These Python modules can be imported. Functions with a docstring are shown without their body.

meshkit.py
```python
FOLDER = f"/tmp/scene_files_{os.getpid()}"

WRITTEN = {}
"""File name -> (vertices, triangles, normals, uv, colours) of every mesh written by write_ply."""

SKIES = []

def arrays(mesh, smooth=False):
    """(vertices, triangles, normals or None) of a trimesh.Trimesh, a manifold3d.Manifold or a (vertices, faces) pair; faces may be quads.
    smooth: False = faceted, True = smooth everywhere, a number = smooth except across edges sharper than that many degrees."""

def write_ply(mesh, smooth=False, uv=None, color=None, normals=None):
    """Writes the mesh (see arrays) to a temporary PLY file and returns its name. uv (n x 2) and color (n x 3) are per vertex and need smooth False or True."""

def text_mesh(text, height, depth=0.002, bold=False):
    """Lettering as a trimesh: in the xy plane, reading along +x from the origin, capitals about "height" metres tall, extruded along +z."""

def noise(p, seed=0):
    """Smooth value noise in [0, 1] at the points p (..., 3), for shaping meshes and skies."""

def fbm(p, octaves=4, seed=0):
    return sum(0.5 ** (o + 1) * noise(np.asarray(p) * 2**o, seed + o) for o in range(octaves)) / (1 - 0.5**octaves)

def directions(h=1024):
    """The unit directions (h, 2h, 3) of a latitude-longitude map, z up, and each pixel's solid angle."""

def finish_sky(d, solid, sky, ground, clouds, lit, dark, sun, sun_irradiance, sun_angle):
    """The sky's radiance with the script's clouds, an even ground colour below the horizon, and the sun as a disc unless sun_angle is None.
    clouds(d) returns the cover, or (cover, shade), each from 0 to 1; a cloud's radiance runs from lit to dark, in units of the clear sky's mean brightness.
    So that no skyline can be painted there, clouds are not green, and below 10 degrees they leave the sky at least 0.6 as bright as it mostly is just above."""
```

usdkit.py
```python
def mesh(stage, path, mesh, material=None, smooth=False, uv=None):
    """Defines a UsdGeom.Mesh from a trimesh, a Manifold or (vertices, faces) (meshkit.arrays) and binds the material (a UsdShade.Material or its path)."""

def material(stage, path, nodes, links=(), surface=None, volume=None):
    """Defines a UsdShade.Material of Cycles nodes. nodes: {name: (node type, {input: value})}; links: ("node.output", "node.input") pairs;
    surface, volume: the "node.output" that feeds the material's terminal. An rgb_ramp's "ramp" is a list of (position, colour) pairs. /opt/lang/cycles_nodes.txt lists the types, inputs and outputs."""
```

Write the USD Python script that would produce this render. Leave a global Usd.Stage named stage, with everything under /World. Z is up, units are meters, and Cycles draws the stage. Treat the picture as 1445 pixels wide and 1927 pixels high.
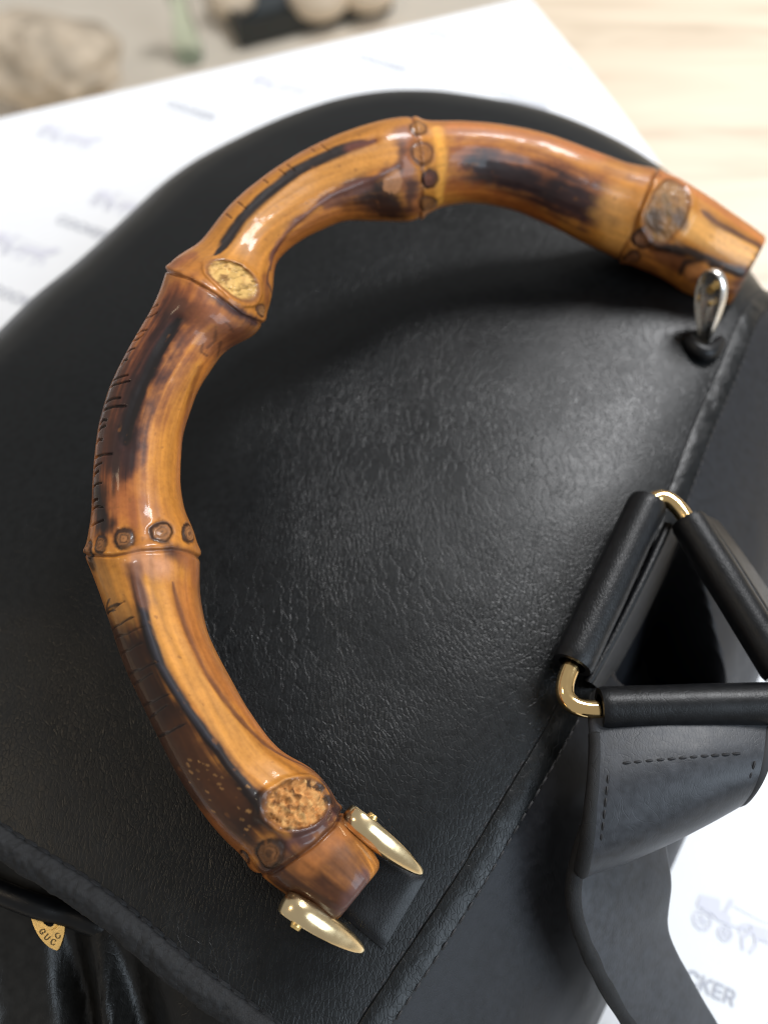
import math, random
import numpy as np, trimesh, usdkit, meshkit
from scipy.spatial import Delaunay, cKDTree
from scipy.interpolate import CubicSpline, PchipInterpolator
from shapely.geometry import Polygon, Point, LineString
import shapely
from pxr import Usd, UsdGeom, UsdLux, UsdShade, Gf, Sdf, Vt

random.seed(4); np.random.seed(4)
stage = Usd.Stage.CreateInMemory()
UsdGeom.SetStageUpAxis(stage, UsdGeom.Tokens.z); UsdGeom.SetStageMetersPerUnit(stage, 1)
UsdGeom.Xform.Define(stage, '/World'); UsdGeom.Scope.Define(stage, '/World/Looks')

# ------------------------------------------------------------ camera, light
CAMH, PITCH, HFOV = 0.33, 62.0, 46.0
cam = UsdGeom.Camera.Define(stage, '/World/camera')
cam.AddTranslateOp().Set(Gf.Vec3d(0, 0, CAMH)); cam.AddRotateXOp().Set(90 - PITCH)
FL = 6.6
HA = 2 * FL * math.tan(math.radians(HFOV / 2))
cam.CreateFocalLengthAttr(FL); cam.CreateHorizontalApertureAttr(HA); cam.CreateVerticalApertureAttr(HA * 1927 / 1445)
cam.CreateClippingRangeAttr(Gf.Vec2f(0.01, 50))
cam.CreateFStopAttr(1.7); cam.CreateFocusDistanceAttr(0.203)
cam.CreateExposureAttr(0.12)

dome = UsdLux.DomeLight.Define(stage, '/World/room_light')
usdkit.material(stage, '/World/Looks/room', {'b': ('background_shader', {'color': (1.0, 0.985, 0.965), 'strength': 0.33})}, surface='b.background')
UsdShade.MaterialBindingAPI.Apply(dome.GetPrim()).Bind(UsdShade.Material.Get(stage, '/World/Looks/room'))

def rect_light(name, direction, dist, w, h, color, inten, target=(0.0, 0.13, 0.1)):
    d = np.array(direction, float); d /= np.linalg.norm(d)
    p = np.array(target) + d * dist
    L = UsdLux.RectLight.Define(stage, '/World/' + name)
    m = Gf.Matrix4d().SetLookAt(Gf.Vec3d(*p), Gf.Vec3d(*target), Gf.Vec3d(0, 0.2, 1)).GetInverse()
    L.AddTransformOp().Set(m)
    L.CreateWidthAttr(w); L.CreateHeightAttr(h); L.CreateColorAttr(Gf.Vec3f(*color)); L.CreateIntensityAttr(inten)
    return L
# ceiling strip lamp on the far side, broad shop window at the right near side, small warm lamp to the left
rect_light('ceiling_lamp', (0.42, 0.62, 0.80), 1.9, 0.36, 0.60, (0.98, 0.985, 1.0), 46.0)
rect_light('shop_window', (0.85, -0.42, 0.62), 2.0, 1.1, 1.3, (0.74, 0.87, 1.0), 6.0)
rect_light('warm_lamp', (-0.75, 0.15, 0.95), 1.8, 0.25, 0.25, (1.0, 0.80, 0.55), 14.0)

# ------------------------------------------------------------ pixel -> point in the place (photograph is 1445 x 1927)
W0, H0 = 1445.0, 1927.0
FPX = W0 / 2 / math.tan(math.radians(HFOV / 2))
th = math.radians(PITCH)
CF = np.array([0, math.cos(th), -math.sin(th)]); CR = np.array([1.0, 0, 0]); CU = np.cross(CR, CF)
C0 = np.array([0, 0, CAMH])
def ray(x, y): return CF + CR * (x - W0 / 2) / FPX + CU * (H0 / 2 - y) / FPX
def at(x, y, z):
    d = ray(x, y); return C0 + d * (z - CAMH) / d[2]
def proj(P):
    q = np.asarray(P) - C0; dep = q @ CF
    return np.stack([W0 / 2 + FPX * (q @ CR) / dep, H0 / 2 - FPX * (q @ CU) / dep], -1), dep

# ------------------------------------------------------------ prim helpers
COUNT = {}
def unique(parent, name):
    k = (parent, name); n = COUNT.get(k, 0); COUNT[k] = n + 1
    return f'{parent}/{name}' if n == 0 else f'{parent}/{name}_{n:03d}'
def tag(p, **kw):
    for k, v in kw.items(): p.SetCustomDataByKey(k, v)
def thing(name, label=None, category=None, loc=None, **kw):
    x = UsdGeom.Xform.Define(stage, unique('/World', name))
    if loc is not None: x.AddTranslateOp().Set(Gf.Vec3d(*map(float, loc)))
    if label: tag(x.GetPrim(), label=label, category=category, **kw)
    
    return x
def obj(name, mesh, mat, parent=None, smooth=40, **kw):
    path = unique(parent.GetPath().pathString if parent is not None else '/World', name)
    m = usdkit.mesh(stage, path, mesh, mat, smooth=smooth)
    if kw: tag(m.GetPrim(), **kw)
    return m
def T(v, f): return trimesh.Trimesh(np.asarray(v, float), np.asarray(f, int), process=False)
def grid_faces(n, m, wrap_m=False, wrap_n=False):
    i = np.arange(n if wrap_n else n - 1)[:, None]; j = np.arange(m if wrap_m else m - 1)[None]
    a = i * m + j; b = i * m + (j + 1) % m; c = ((i + 1) % n) * m + (j + 1) % m; d = ((i + 1) % n) * m + j
    q = np.stack(np.broadcast_arrays(a, b, c, d), -1).reshape(-1, 4)
    return np.vstack([q[:, [0, 1, 2]], q[:, [0, 2, 3]]])
def orient(t):
    t = t.copy()
    if t.volume < 0: t.invert()
    return t
def tube(path, r, n=20, cap=True, closed=False):
    P = np.asarray(path, float); k = len(P)
    r = np.broadcast_to(np.asarray(r, float), (k,))
    tg = np.gradient(P, axis=0) if not closed else np.roll(P, -1, 0) - np.roll(P, 1, 0)
    tg /= np.linalg.norm(tg, axis=1, keepdims=True)
    u = np.cross(tg[0], [0, 0, 1.0] if abs(tg[0][2]) < .9 else [1.0, 0, 0]); u /= np.linalg.norm(u)
    V = []
    a = np.linspace(0, 2 * np.pi, n, endpoint=False)
    for i in range(k):
        u = u - tg[i] * (u @ tg[i]); u /= np.linalg.norm(u); w = np.cross(tg[i], u)
        V.append(P[i] + r[i] * (np.cos(a)[:, None] * u + np.sin(a)[:, None] * w))
    V = np.vstack(V); F = grid_faces(k, n, True, closed)
    if cap and not closed:
        V = np.vstack([V, P[0], P[-1]]); e = len(V)
        j = np.arange(n); j2 = (j + 1) % n
        F = np.vstack([F, np.stack([np.full(n, e - 2), j2, j], 1), np.stack([np.full(n, e - 1), (k - 1) * n + j, (k - 1) * n + j2], 1)])
    return orient(T(V, F))
def spline(pts, n):
    pts = np.asarray(pts, float)
    s = np.r_[0, np.cumsum(np.linalg.norm(np.diff(pts, axis=0), axis=1))]
    return CubicSpline(s, pts)(np.linspace(0, s[-1], n))
def ribbon(L, R, th, n=120, m=14, bulge=0.0, noise=0.0, up=None):
    """A leather strap between its two edge curves: closed, with rounded edges."""
    L, R = spline(L, n), spline(R, n)
    tg = np.gradient((L + R) / 2, axis=0); side = R - L
    nn = np.cross(side, tg); nn /= np.linalg.norm(nn, axis=1, keepdims=True)
    if up is not None: nn *= np.sign(nn @ np.asarray(up))[:, None]
    elif nn[n // 2][2] < 0: nn = -nn
    w = np.linalg.norm(side, axis=1)[:, None]; sd = side / w
    prof = []
    for k in range(m + 1): x = k / m; prof.append((x, .5 * th + bulge * 4 * x * (1 - x), 0))
    for k in range(1, 6): a = np.pi / 2 - np.pi * k / 6; prof.append((1, th / 2 * math.sin(a), th / 2 * math.cos(a)))
    for k in range(m + 1): x = 1 - k / m; prof.append((x, -.5 * th + bulge * 4 * x * (1 - x), 0))
    for k in range(1, 6): a = -np.pi / 2 - np.pi * k / 6; prof.append((0, th / 2 * math.sin(a), th / 2 * math.cos(a)))
    V = np.stack([L + side * x + nn * h + sd * o for x, h, o in prof], 1)
    if noise:
        V += nn[:, None] * ((meshkit.fbm(V / .006, 3, 5) - .5) * noise)[..., None]
    m2 = len(prof); V = V.reshape(-1, 3); F = grid_faces(n, m2, True)
    V = np.vstack([V, V[:m2].mean(0), V[-m2:].mean(0)]); e = len(V); j = np.arange(m2); j2 = (j + 1) % m2
    F = np.vstack([F, np.stack([np.full(m2, e - 2), j2, j], 1), np.stack([np.full(m2, e - 1), (n - 1) * m2 + j, (n - 1) * m2 + j2], 1)])
    return orient(T(V, F))
def boxmesh(lo, hi, ch=0.0):
    b = trimesh.creation.box(bounds=[lo, hi])
    return b
def cat(l): return trimesh.util.concatenate(l)

# ------------------------------------------------------------ materials
def M(name, nodes, links, surface='p.BSDF'): return usdkit.material(stage, '/World/Looks/' + name, nodes, links, surface=surface)
def leather(name, col, rough, grain=1.0, scale=1.0):
    # creased fine grain: warped voronoi cells in two sizes plus long creases; sheen varies a little
    return M(name, {
        'g': ('geometry', {}),
        'wn': ('noise_texture', {'scale': 55.0, 'detail': 2.0}),
        'wm': ('vector_math', {'math_type': 'multiply_add', 'vector2': (.004, .004, .004)}),
        'mp': ('mapping', {'rotation': (0, 0, .55), 'scale': (1.0 * scale, .52 * scale, .8 * scale)}),
        'v1': ('voronoi_texture', {'feature': 'distance_to_edge', 'scale': 1050.0}),
        'r1': ('map_range', {'from_min': 0.0, 'from_max': .12, 'to_min': 0.0, 'to_max': 1.0, 'clamp': True}),
        'wn2': ('noise_texture', {'scale': 140.0, 'detail': 3.0}), 'wm2': ('vector_math', {'math_type': 'multiply_add', 'vector2': (.009, .009, .009)}), 'mp2': ('mapping', {'rotation': (0, 0, .75), 'scale': (1.0, .34, .7)}),
        'v2': ('voronoi_texture', {'feature': 'distance_to_edge', 'scale': 330.0}),
        'r2': ('map_range', {'from_min': 0.0, 'from_max': .06, 'to_min': 0.0, 'to_max': 1.0, 'clamp': True}),
        'n2': ('noise_texture', {'scale': 1500.0 * scale, 'detail': 3.0}),
        'big': ('noise_texture', {'scale': 16.0, 'detail': 2.0}),
        'rb': ('map_range', {'from_min': .38, 'from_max': .62, 'to_min': .15, 'to_max': 1.0, 'clamp': True}),
        'm2': ('math', {'math_type': 'multiply'}), 'm1': ('math', {'math_type': 'multiply'}), 'big2': ('noise_texture', {'scale': 28.0, 'detail': 2.0}), 'rb2': ('map_range', {'from_min': .36, 'from_max': .62, 'to_min': .35, 'to_max': 1.0, 'clamp': True}),
        's1': ('math', {'math_type': 'multiply_add', 'value2': .75}),
        's2': ('math', {'math_type': 'multiply_add', 'value2': .35}),
        'bump': ('bump', {'strength': .6 * min(1, grain), 'distance': .000075 * grain, 'use_object_space': False}),
        'rn': ('noise_texture', {'scale': 420.0, 'detail': 4.0}),
        'rr': ('map_range', {'from_min': .3, 'from_max': .7, 'to_min': rough - .035, 'to_max': rough + .035}),
        'cr': ('rgb_ramp', {'ramp': [(0.3, tuple(c * .75 for c in col)), (.7, tuple(c * 1.3 for c in col))]}),
        'p': ('principled_bsdf', {'specular_ior_level': .30})},
        [('g.position', 'wn.vector'), ('wn.color', 'wm.vector1'), ('g.position', 'wm.vector3'), ('wm.vector', 'mp.vector'),
         ('mp.vector', 'v1.vector'), ('g.position', 'wn2.vector'), ('wn2.color', 'wm2.vector1'), ('g.position', 'wm2.vector3'), ('wm2.vector', 'mp2.vector'), ('mp2.vector', 'v2.vector'), ('g.position', 'big2.vector'), ('big2.fac', 'rb2.value'), ('r1.result', 'm1.value1'), ('rb2.result', 'm1.value2'), ('mp.vector', 'n2.vector'), ('v1.distance', 'r1.value'), ('v2.distance', 'r2.value'),
         ('g.position', 'big.vector'), ('big.fac', 'rb.value'), ('r2.result', 'm2.value1'), ('rb.result', 'm2.value2'),
         ('m1.value', 's1.value1'), ('m2.value', 's1.value3'), ('n2.fac', 's2.value1'), ('s1.value', 's2.value3'), ('s2.value', 'bump.height'),
         ('bump.normal', 'p.normal'), ('g.position', 'rn.vector'), ('rn.fac', 'rr.value'), ('rr.result', 'p.roughness'), ('rn.fac', 'cr.fac'), ('cr.color', 'p.base_color')])
FLAP = leather('flap_leather', (.0030, .0038, .0044), .37, 1.0)
SIDE = leather('side_leather', (.012, .013, .016), .5, .55, 1.2)
SMOOTH = leather('smooth_leather', (.0045, .005, .006), .40, .8, 1.5)
STRAPM = leather('strap_leather', (.032, .035, .041), .43, .7, 1.3)
SUEDE = leather('raw_edge_leather', (.012, .0125, .0135), .7, 1.4, 2.2)
THREAD = M('thread', {'p': ('principled_bsdf', {'base_color': (.012, .012, .014), 'roughness': .7})}, [])
def metal(name, col, rough):
    return M(name, {'g': ('geometry', {}), 'n': ('noise_texture', {'scale': 260.0, 'detail': 4.0}),
        'r': ('map_range', {'from_min': .3, 'from_max': .7, 'to_min': rough * .7, 'to_max': rough * 1.5}),
        'n2': ('noise_texture', {'scale': 180.0, 'detail': 2.0}), 'b': ('bump', {'strength': .25, 'distance': .0002}),
        'p': ('principled_bsdf', {'base_color': col, 'metallic': 1.0})},
        [('g.position', 'n.vector'), ('g.position', 'n2.vector'), ('n.fac', 'r.value'), ('r.result', 'p.roughness'), ('n2.fac', 'b.height'), ('b.normal', 'p.normal')])
GOLD = metal('gold', (.90, .64, .30), .11)
PALEGOLD = metal('pale_gold', (.86, .68, .40), .19)
STEEL = metal('nickel', (.72, .70, .66), .22)
BRASS = metal('brass', (.95, .66, .26), .28)
BAMBOO = M('bamboo', {'a': ('attribute', {'attribute': 'paint'}), 'g': ('geometry', {}),
    'n': ('noise_texture', {'scale': 900.0, 'detail': 5.0}), 'nr': ('rgb_ramp', {'ramp': [(.3, (.85, .82, .78)), (.55, (1, 1, 1)), (.8, (1.1, 1.08, 1.0))]}),
    'mx': ('mix', {'mix_type': 'multiply', 'fac': .75}), 'ro': ('attribute', {'attribute': 'dull'}),
    'rr': ('map_range', {'from_min': 0., 'from_max': 1., 'to_min': .40, 'to_max': .9}),
    'nb': ('noise_texture', {'scale': 420.0, 'detail': 4.0, 'roughness': .6}), 'b': ('bump', {'strength': .2, 'distance': .0002}),
    'ci': ('math', {'math_type': 'multiply_add', 'value2': -.30, 'value3': .30}),
    'p': ('principled_bsdf', {'coat_roughness': .09, 'specular_ior_level': .28})},
    [('a.color', 'mx.color1'), ('g.position', 'n.vector'), ('n.fac', 'nr.fac'), ('nr.color', 'mx.color2'), ('mx.color', 'p.base_color'),
     ('ro.fac', 'rr.value'), ('rr.result', 'p.roughness'), ('ro.fac', 'ci.value1'), ('ci.value', 'p.coat_weight'), ('g.position', 'nb.vector'), ('nb.fac', 'b.height'), ('b.normal', 'p.normal')])
PAPER = M('tissue', {'g': ('geometry', {}), 'n': ('noise_texture', {'scale': 40.0, 'detail': 5.0}), 'b': ('bump', {'strength': .3, 'distance': .0012}),
    'p': ('principled_bsdf', {'base_color': (.84, .85, .87), 'roughness': .75})}, [('g.position', 'n.vector'), ('n.fac', 'b.height'), ('b.normal', 'p.normal')])
INK2 = M('print_ink_dark', {'p': ('principled_bsdf', {'base_color': (.46, .47, .52), 'roughness': .7})}, [])
INK = M('print_ink', {'p': ('principled_bsdf', {'base_color': (.70, .70, .775), 'roughness': .7})}, [])
WOOD = M('pale_wood', {'g': ('geometry', {}), 'mp': ('mapping', {'mapping_type': 'point', 'rotation': (0, 0, -.366), 'scale': (3.0, 26.0, 26.0)}),
    'n': ('noise_texture', {'scale': 1.6, 'detail': 6.0, 'distortion': .6}),
    'r': ('rgb_ramp', {'ramp': [(.3, (.50, .39, .27)), (.48, (.66, .54, .40)), (.7, (.73, .61, .46))]}),
    'p': ('principled_bsdf', {'roughness': .42})}, [('g.position', 'mp.vector'), ('mp.vector', 'n.vector'), ('n.fac', 'r.fac'), ('r.color', 'p.base_color')])
def plain(name, col, rough=.6, scale=8.0, var=.2, **kw):
    return M(name, {'g': ('geometry', {}), 'n': ('noise_texture', {'scale': scale, 'detail': 4.0}),
        'r': ('rgb_ramp', {'ramp': [(.3, tuple(c * (1 - var) for c in col)), (.7, tuple(min(1, c * (1 + var)) for c in col))]}),
        'p': ('principled_bsdf', {'roughness': rough, **kw})}, [('g.position', 'n.vector'), ('n.fac', 'r.fac'), ('r.color', 'p.base_color')])
FLOOR = plain('beige_floor', (.86, .77, .64), .45, 3.0, .12)
BUNDLE = plain('beige_cloth', (.60, .50, .38), .8, 18.0, .35)
BLACKTRAY = plain('black_box', (.012, .015, .014), .35, 5.0, .3)
CREAM = plain('cream', (.66, .54, .40), .5, 5.0, .08)
GLASS = M('tinted_glass', {'p': ('principled_bsdf', {'base_color': (.93, 1.0, .93), 'roughness': .04, 'transmission_weight': 1.0, 'ior': 1.45})}, [])

# ------------------------------------------------------------ table, floor, tissue paper
eA, eB = at(0, 225, 0), at(980, 0, 0)
eu = (eB - eA) / np.linalg.norm(eB - eA)                # along the far table edge
en = np.array([-eu[1], eu[0], 0])                         # away from the viewer
def tp(a, b, z): return eA + eu * a + en * b + np.array([0, 0, z])
ZP = 0.0
def quadslab(a0, a1, b0, b1, z0, z1, r=0.0):
    # rounded far edge
    prof = [(b0, z0), (b0, z1)]
    for k in range(9):
        t = np.pi / 2 * k / 8; prof.append((b1 - r + r * math.sin(t), z1 - r + r * math.cos(t)))
    prof.append((b1, z0))
    A = np.linspace(a0, a1, 2)
    V = np.array([[tp(a, b, z) for b, z in prof] for a in A]).reshape(-1, 3); n = len(prof)
    F = [grid_faces(2, n, True)]
    for o in (0, n): F.append(np.array([[o, o + k, o + k + 1] for k in range(1, n - 1)]))
    t = T(V, np.vstack(F)); t.fix_normals(); return t
table = thing('wooden_table', 'pale wooden table top under the white printed paper, bare at the right', 'table', (0.1, 0.1, -0.75))
def local(mesh, x):
    t = x.GetPrim().GetAttribute('xformOp:translate').Get(); mesh = mesh.copy(); mesh.apply_translation([-t[0], -t[1], -t[2]]); return mesh
obj('table_top', local(quadslab(-.5, 1.1, -1.0, .006, -.030, -.0012, .004), table), WOOD, table, smooth=30)
for a, b in ((-.42, -.92), (1.0, -.92), (-.42, -.08), (1.0, -.08)):
    lg = tube([tp(a, b, -.75), tp(a, b, -.0305)], [.02, .028], 24); obj('leg', local(lg, table), WOOD, table)
fl = thing('floor'); tag(fl.GetPrim(), kind='structure')
obj('floor_surface', T([[-4, -3, -.7505], [4, -3, -.7505], [4, 6, -.7505], [-4, 6, -.7505]], [[0, 1, 2], [0, 2, 3]]), FLOOR, fl, smooth=False)

def paper_z(x, y):
    p = np.stack([np.asarray(x) * 9, np.asarray(y) * 9, np.zeros_like(np.asarray(x, float))], -1)
    return ZP + .0022 * (meshkit.fbm(p, 3, 11) - .3).clip(0)
# right edge of the paper, seen curving down
redge = spline([at(1000, 0, 0) + en * .02, at(1000, 0, 0), at(1120, 150, 0), at(1260, 340, 0), at(1420, 570, 0), at(1420, 570, 0) + np.array([.075, -.24, 0]), at(1420, 570, 0) + np.array([.11, -.42, 0])], 70)
rows = []
for q in redge:
    b = (q - eA) @ en; a1 = (q - eA) @ eu
    rows.append([tp(a, b, 0) for a in np.linspace(-.22, a1, 90)])
V = np.array(rows); V[..., 2] = paper_z(V[..., 0], V[..., 1])
bb = (V - eA) @ en
V -= en * np.maximum(bb - .001, 0)[..., None]            # ends at the table edge
top = V.reshape(-1, 3); bot = top - [0, 0, .0004]
keepf = grid_faces(70, 90)
paper_t = T(top, keepf)
if paper_t.face_normals[:, 2].mean() < 0: paper_t.invert()
area_ok = paper_t.area_faces > 1e-10
paper_t.update_faces(area_ok)
paper = thing('printed_tissue_paper', 'white tissue paper printed with pale grey words and carriages, spread under the black bag', 'wrapping paper', (0, 0.1, 0))
obj('sheet', local(paper_t, paper), PAPER, paper, smooth=True)
# prints
PAPER_POLY = Polygon(np.vstack([redge[:, :2], [redge[-1, :2] - eu[:2] * 1.0], [(eA - eu * .2)[:2]], [(eA + eu * ((redge[2] - eA) @ eu))[:2]]])).buffer(0).buffer(-.0006)
def on_paper(mesh2d, origin, ux, size=1.0, tilt=1.0):
    """lay flat print (xy, metres) on the sheet at origin, its x along ux"""
    v = np.asarray(mesh2d.vertices); uy = np.array([-ux[1], ux[0], 0])
    P = origin + np.outer(v[:, 0] * size, ux) + np.outer(v[:, 1] * size, uy)
    P[:, 2] = paper_z(P[:, 0], P[:, 1]) + .00035
    f = np.asarray(mesh2d.faces)
    t = T(P, f); t.update_faces(shapely.contains_xy(PAPER_POLY, P[:, 0], P[:, 1])[f].all(1)); t.remove_unreferenced_vertices(); return t
def flat(poly):
    ms = []
    for g in getattr(poly, 'geoms', [poly]):
        if g.area < 1e-9: continue
        v, f = trimesh.creation.triangulate_polygon(g, engine='earcut'); ms.append(T(np.c_[v, np.zeros(len(v))], f))
    t = cat(ms)
    for _ in range(1): t = t.subdivide()
    return t
def word_flat(text, h):
    t = meshkit.text_mesh(text, h, .0001, bold=True); t = t.slice_plane([0, 0, .00005], [0, 0, 1]) if False else t
    keep = t.face_normals[:, 2] > .9
    t.update_faces(keep); t.remove_unreferenced_vertices(); v = t.vertices.copy(); v[:, 2] = 0
    v[:, 0] -= v[:, 0].mean(); v[:, 1] -= h / 2; return T(v, t.faces)
def emblem_flat():
    B = lambda pts, w: LineString(pts).buffer(w)
    s = []
    # a horse drawing a two wheeled carriage
    s.append(Polygon([(2, 6), (10, 7.2), (14, 10.5), (16.5, 10), (15.3, 8.2), (12.5, 5), (11.5, 3.4), (4, 3.2)]))
    for a in ([(3, 4.2), (1.2, 2), (2, -.6)], [(4.2, 3.8), (5, 1.6), (4.0, -.6)], [(10.8, 4), (13.5, 2.8), (13.2, .6)], [(10.3, 4), (10.3, 1.4), (9.4, -.6)]): s.append(B(a, .42))
    s.append(B([(2.2, 5.8), (.4, 4.6), (.2, 3.0)], .4))
    for c, r in (((-9.5, 1.6), 2.6), ((-3.2, 1.0), 2.0)):
        s.append(Point(c).buffer(r).difference(Point(c).buffer(r - .5)))
        for k in range(4): t = k * np.pi / 4; s.append(B([(c[0] - r * math.cos(t), c[1] - r * math.sin(t)), (c[0] + r * math.cos(t), c[1] + r * math.sin(t))], .12))
    s.append(Polygon([(-12, 4.4), (-11.6, 7.6), (-6.6, 8.6), (-5.8, 5.6), (-3, 5.8), (-2.2, 3.4), (-6, 3.2), (-8, 4.2)]))
    s.append(B([(-2.6, 3.6), (5, 4.6), (11, 5.4)], .2)); s.append(B([(-4.4, 6), (-3.6, 9.5)], .5)); s.append(B([(-3.8, 8.6), (4, 8.0), (14, 8.8)], .12))
    g = shapely.union_all(s); return flat(shapely.affinity.scale(g, .001, .001, origin=(0, 0)))
import shapely.affinity
EM = flat(Polygon([(0, 0), (1, 0), (0, 1)])) ; EM = emblem_flat(); WORD = word_flat('COCKER', .0046)
pu = at(757, 128, 0) - at(674, 103, 0); pu /= np.linalg.norm(pu)
for (x, y) in ((354, 206), (715, 117), (978, 188), (152, 428), (1302, 1842), (30, 560)):
    pw = WORD.copy(); ln = WORD.extents[0]
    obj('printed_word', local(on_paper(pw, at(x, y, 0), pu, (.0295 if y < 1500 else .0255) / ln), paper), INK2, paper, smooth=False)
for (x, y) in ((112, 268), (516, 170), (845, 78), (1085, 142), (22, 480), (215, 398), (1385, 1775), (1010, 10)):
    obj('printed_carriage', local(on_paper(EM, at(x, y, 0), pu, 1.25), paper), INK, paper, smooth=False)

# ------------------------------------------------------------ blurred things beyond the table
ZF = -.75
c = at(95, 135, ZF + .08)
bl = thing('cloth_bundle', 'blurred beige and brown bundle on the floor beyond the table edge, at the left', 'bundle', c * [1, 1, 0] + [0, 0, ZF])
s = trimesh.creation.icosphere(5, 1.0); v = s.vertices * [.115, .085, .075]
v = v * (.62 + .8 * meshkit.fbm(v / .06, 3, 8))[:, None]; v[:, 2] = np.maximum(v[:, 2], -.1) + .1
obj('wrapped_cloth', T(v, s.faces), BUNDLE, bl, smooth=True)
# clear glass piece
c = at(352, 80, ZF + .03)
gl = thing('glass_vase', 'small clear greenish glass vase glinting beyond the far table edge', 'vase', c * [1, 1, 0] + [0, 0, ZF])
pr = np.array([[0, 0], [.05, 0], [.055, .05], [.04, .13], [.03, .2], [.045, .26], [.041, .26], [.026, .2], [.036, .13], [.05, .05], [.045, .008], [0, .008]]) * .5
obj('glass_body', trimesh.creation.revolve(pr, sections=48), GLASS, gl, smooth=30)
c2 = c + [0, 0, 0]
# black box with cream rounded things
P0, P1 = at(452, 92, ZF + .004), at(738, 20, ZF + .004)
bu = (P1 - P0); bw = np.linalg.norm(bu); bu /= bw; bn = np.array([-bu[1], bu[0], 0])
bx = thing('black_tray', 'black tray holding cream rounded cushions, blurred beyond the far table edge', 'tray', P0 * [1, 1, 0] + [0, 0, ZF])
def obox(a0, a1, b0, b1, z0, z1):
    m = trimesh.creation.box(bounds=[[a0, b0, z0], [a1, b1, z1]]); R = np.eye(4); R[:3, 0] = bu; R[:3, 1] = bn; m.apply_transform(R); return m
SLATE = plain('dark_slate', (.055, .065, .07), .4)
obj('side', obox(.0, bw, 0, .012, 0.004, .05), BLACKTRAY, bx, smooth=False); obj('side', obox(0, bw, .5, .512, 0.004, .05), BLACKTRAY, bx, smooth=False)
obj('side', obox(.001, .013, .0125, .4995, .004, .05), BLACKTRAY, bx, smooth=False); obj('side', obox(bw - .013, bw - .001, .0125, .4995, .004, .05), BLACKTRAY, bx, smooth=False)
obj('base', obox(.0135, bw - .0135, .013, .499, .004, .016), BLACKTRAY, bx, smooth=False)
obj('divider', obox(.0135, bw * .72, .05, .11, .017, .03), SLATE, bx, smooth=False)
for k, (x, y, sz, lab) in enumerate(((436, 2, 40, 'leftmost cream rounded cushion, at the corner of the black tray'), (600, 0, 50, 'middle cream rounded cushion in the black tray'), (692, -12, 46, 'rightmost cream rounded cushion in the black tray'))):
    r = .06
    for _ in range(4): c = at(x, y - 5, ZF + .018 + r * .6); r = sz / FPX * np.linalg.norm(c - C0)
    t = thing('cream_cushion', lab, 'cushion', [c[0], c[1], ZF + .018 + r * .6], group='cream cushions in the black tray')
    q = trimesh.creation.icosphere(4, 1.0); v = q.vertices * [r, r * .9, r * .6]; v *= (1 + .06 * (meshkit.fbm(v / .06, 2, k) - .5))[:, None]
    obj('cushion_body', T(v, q.faces), CREAM, t, smooth=True)
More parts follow.
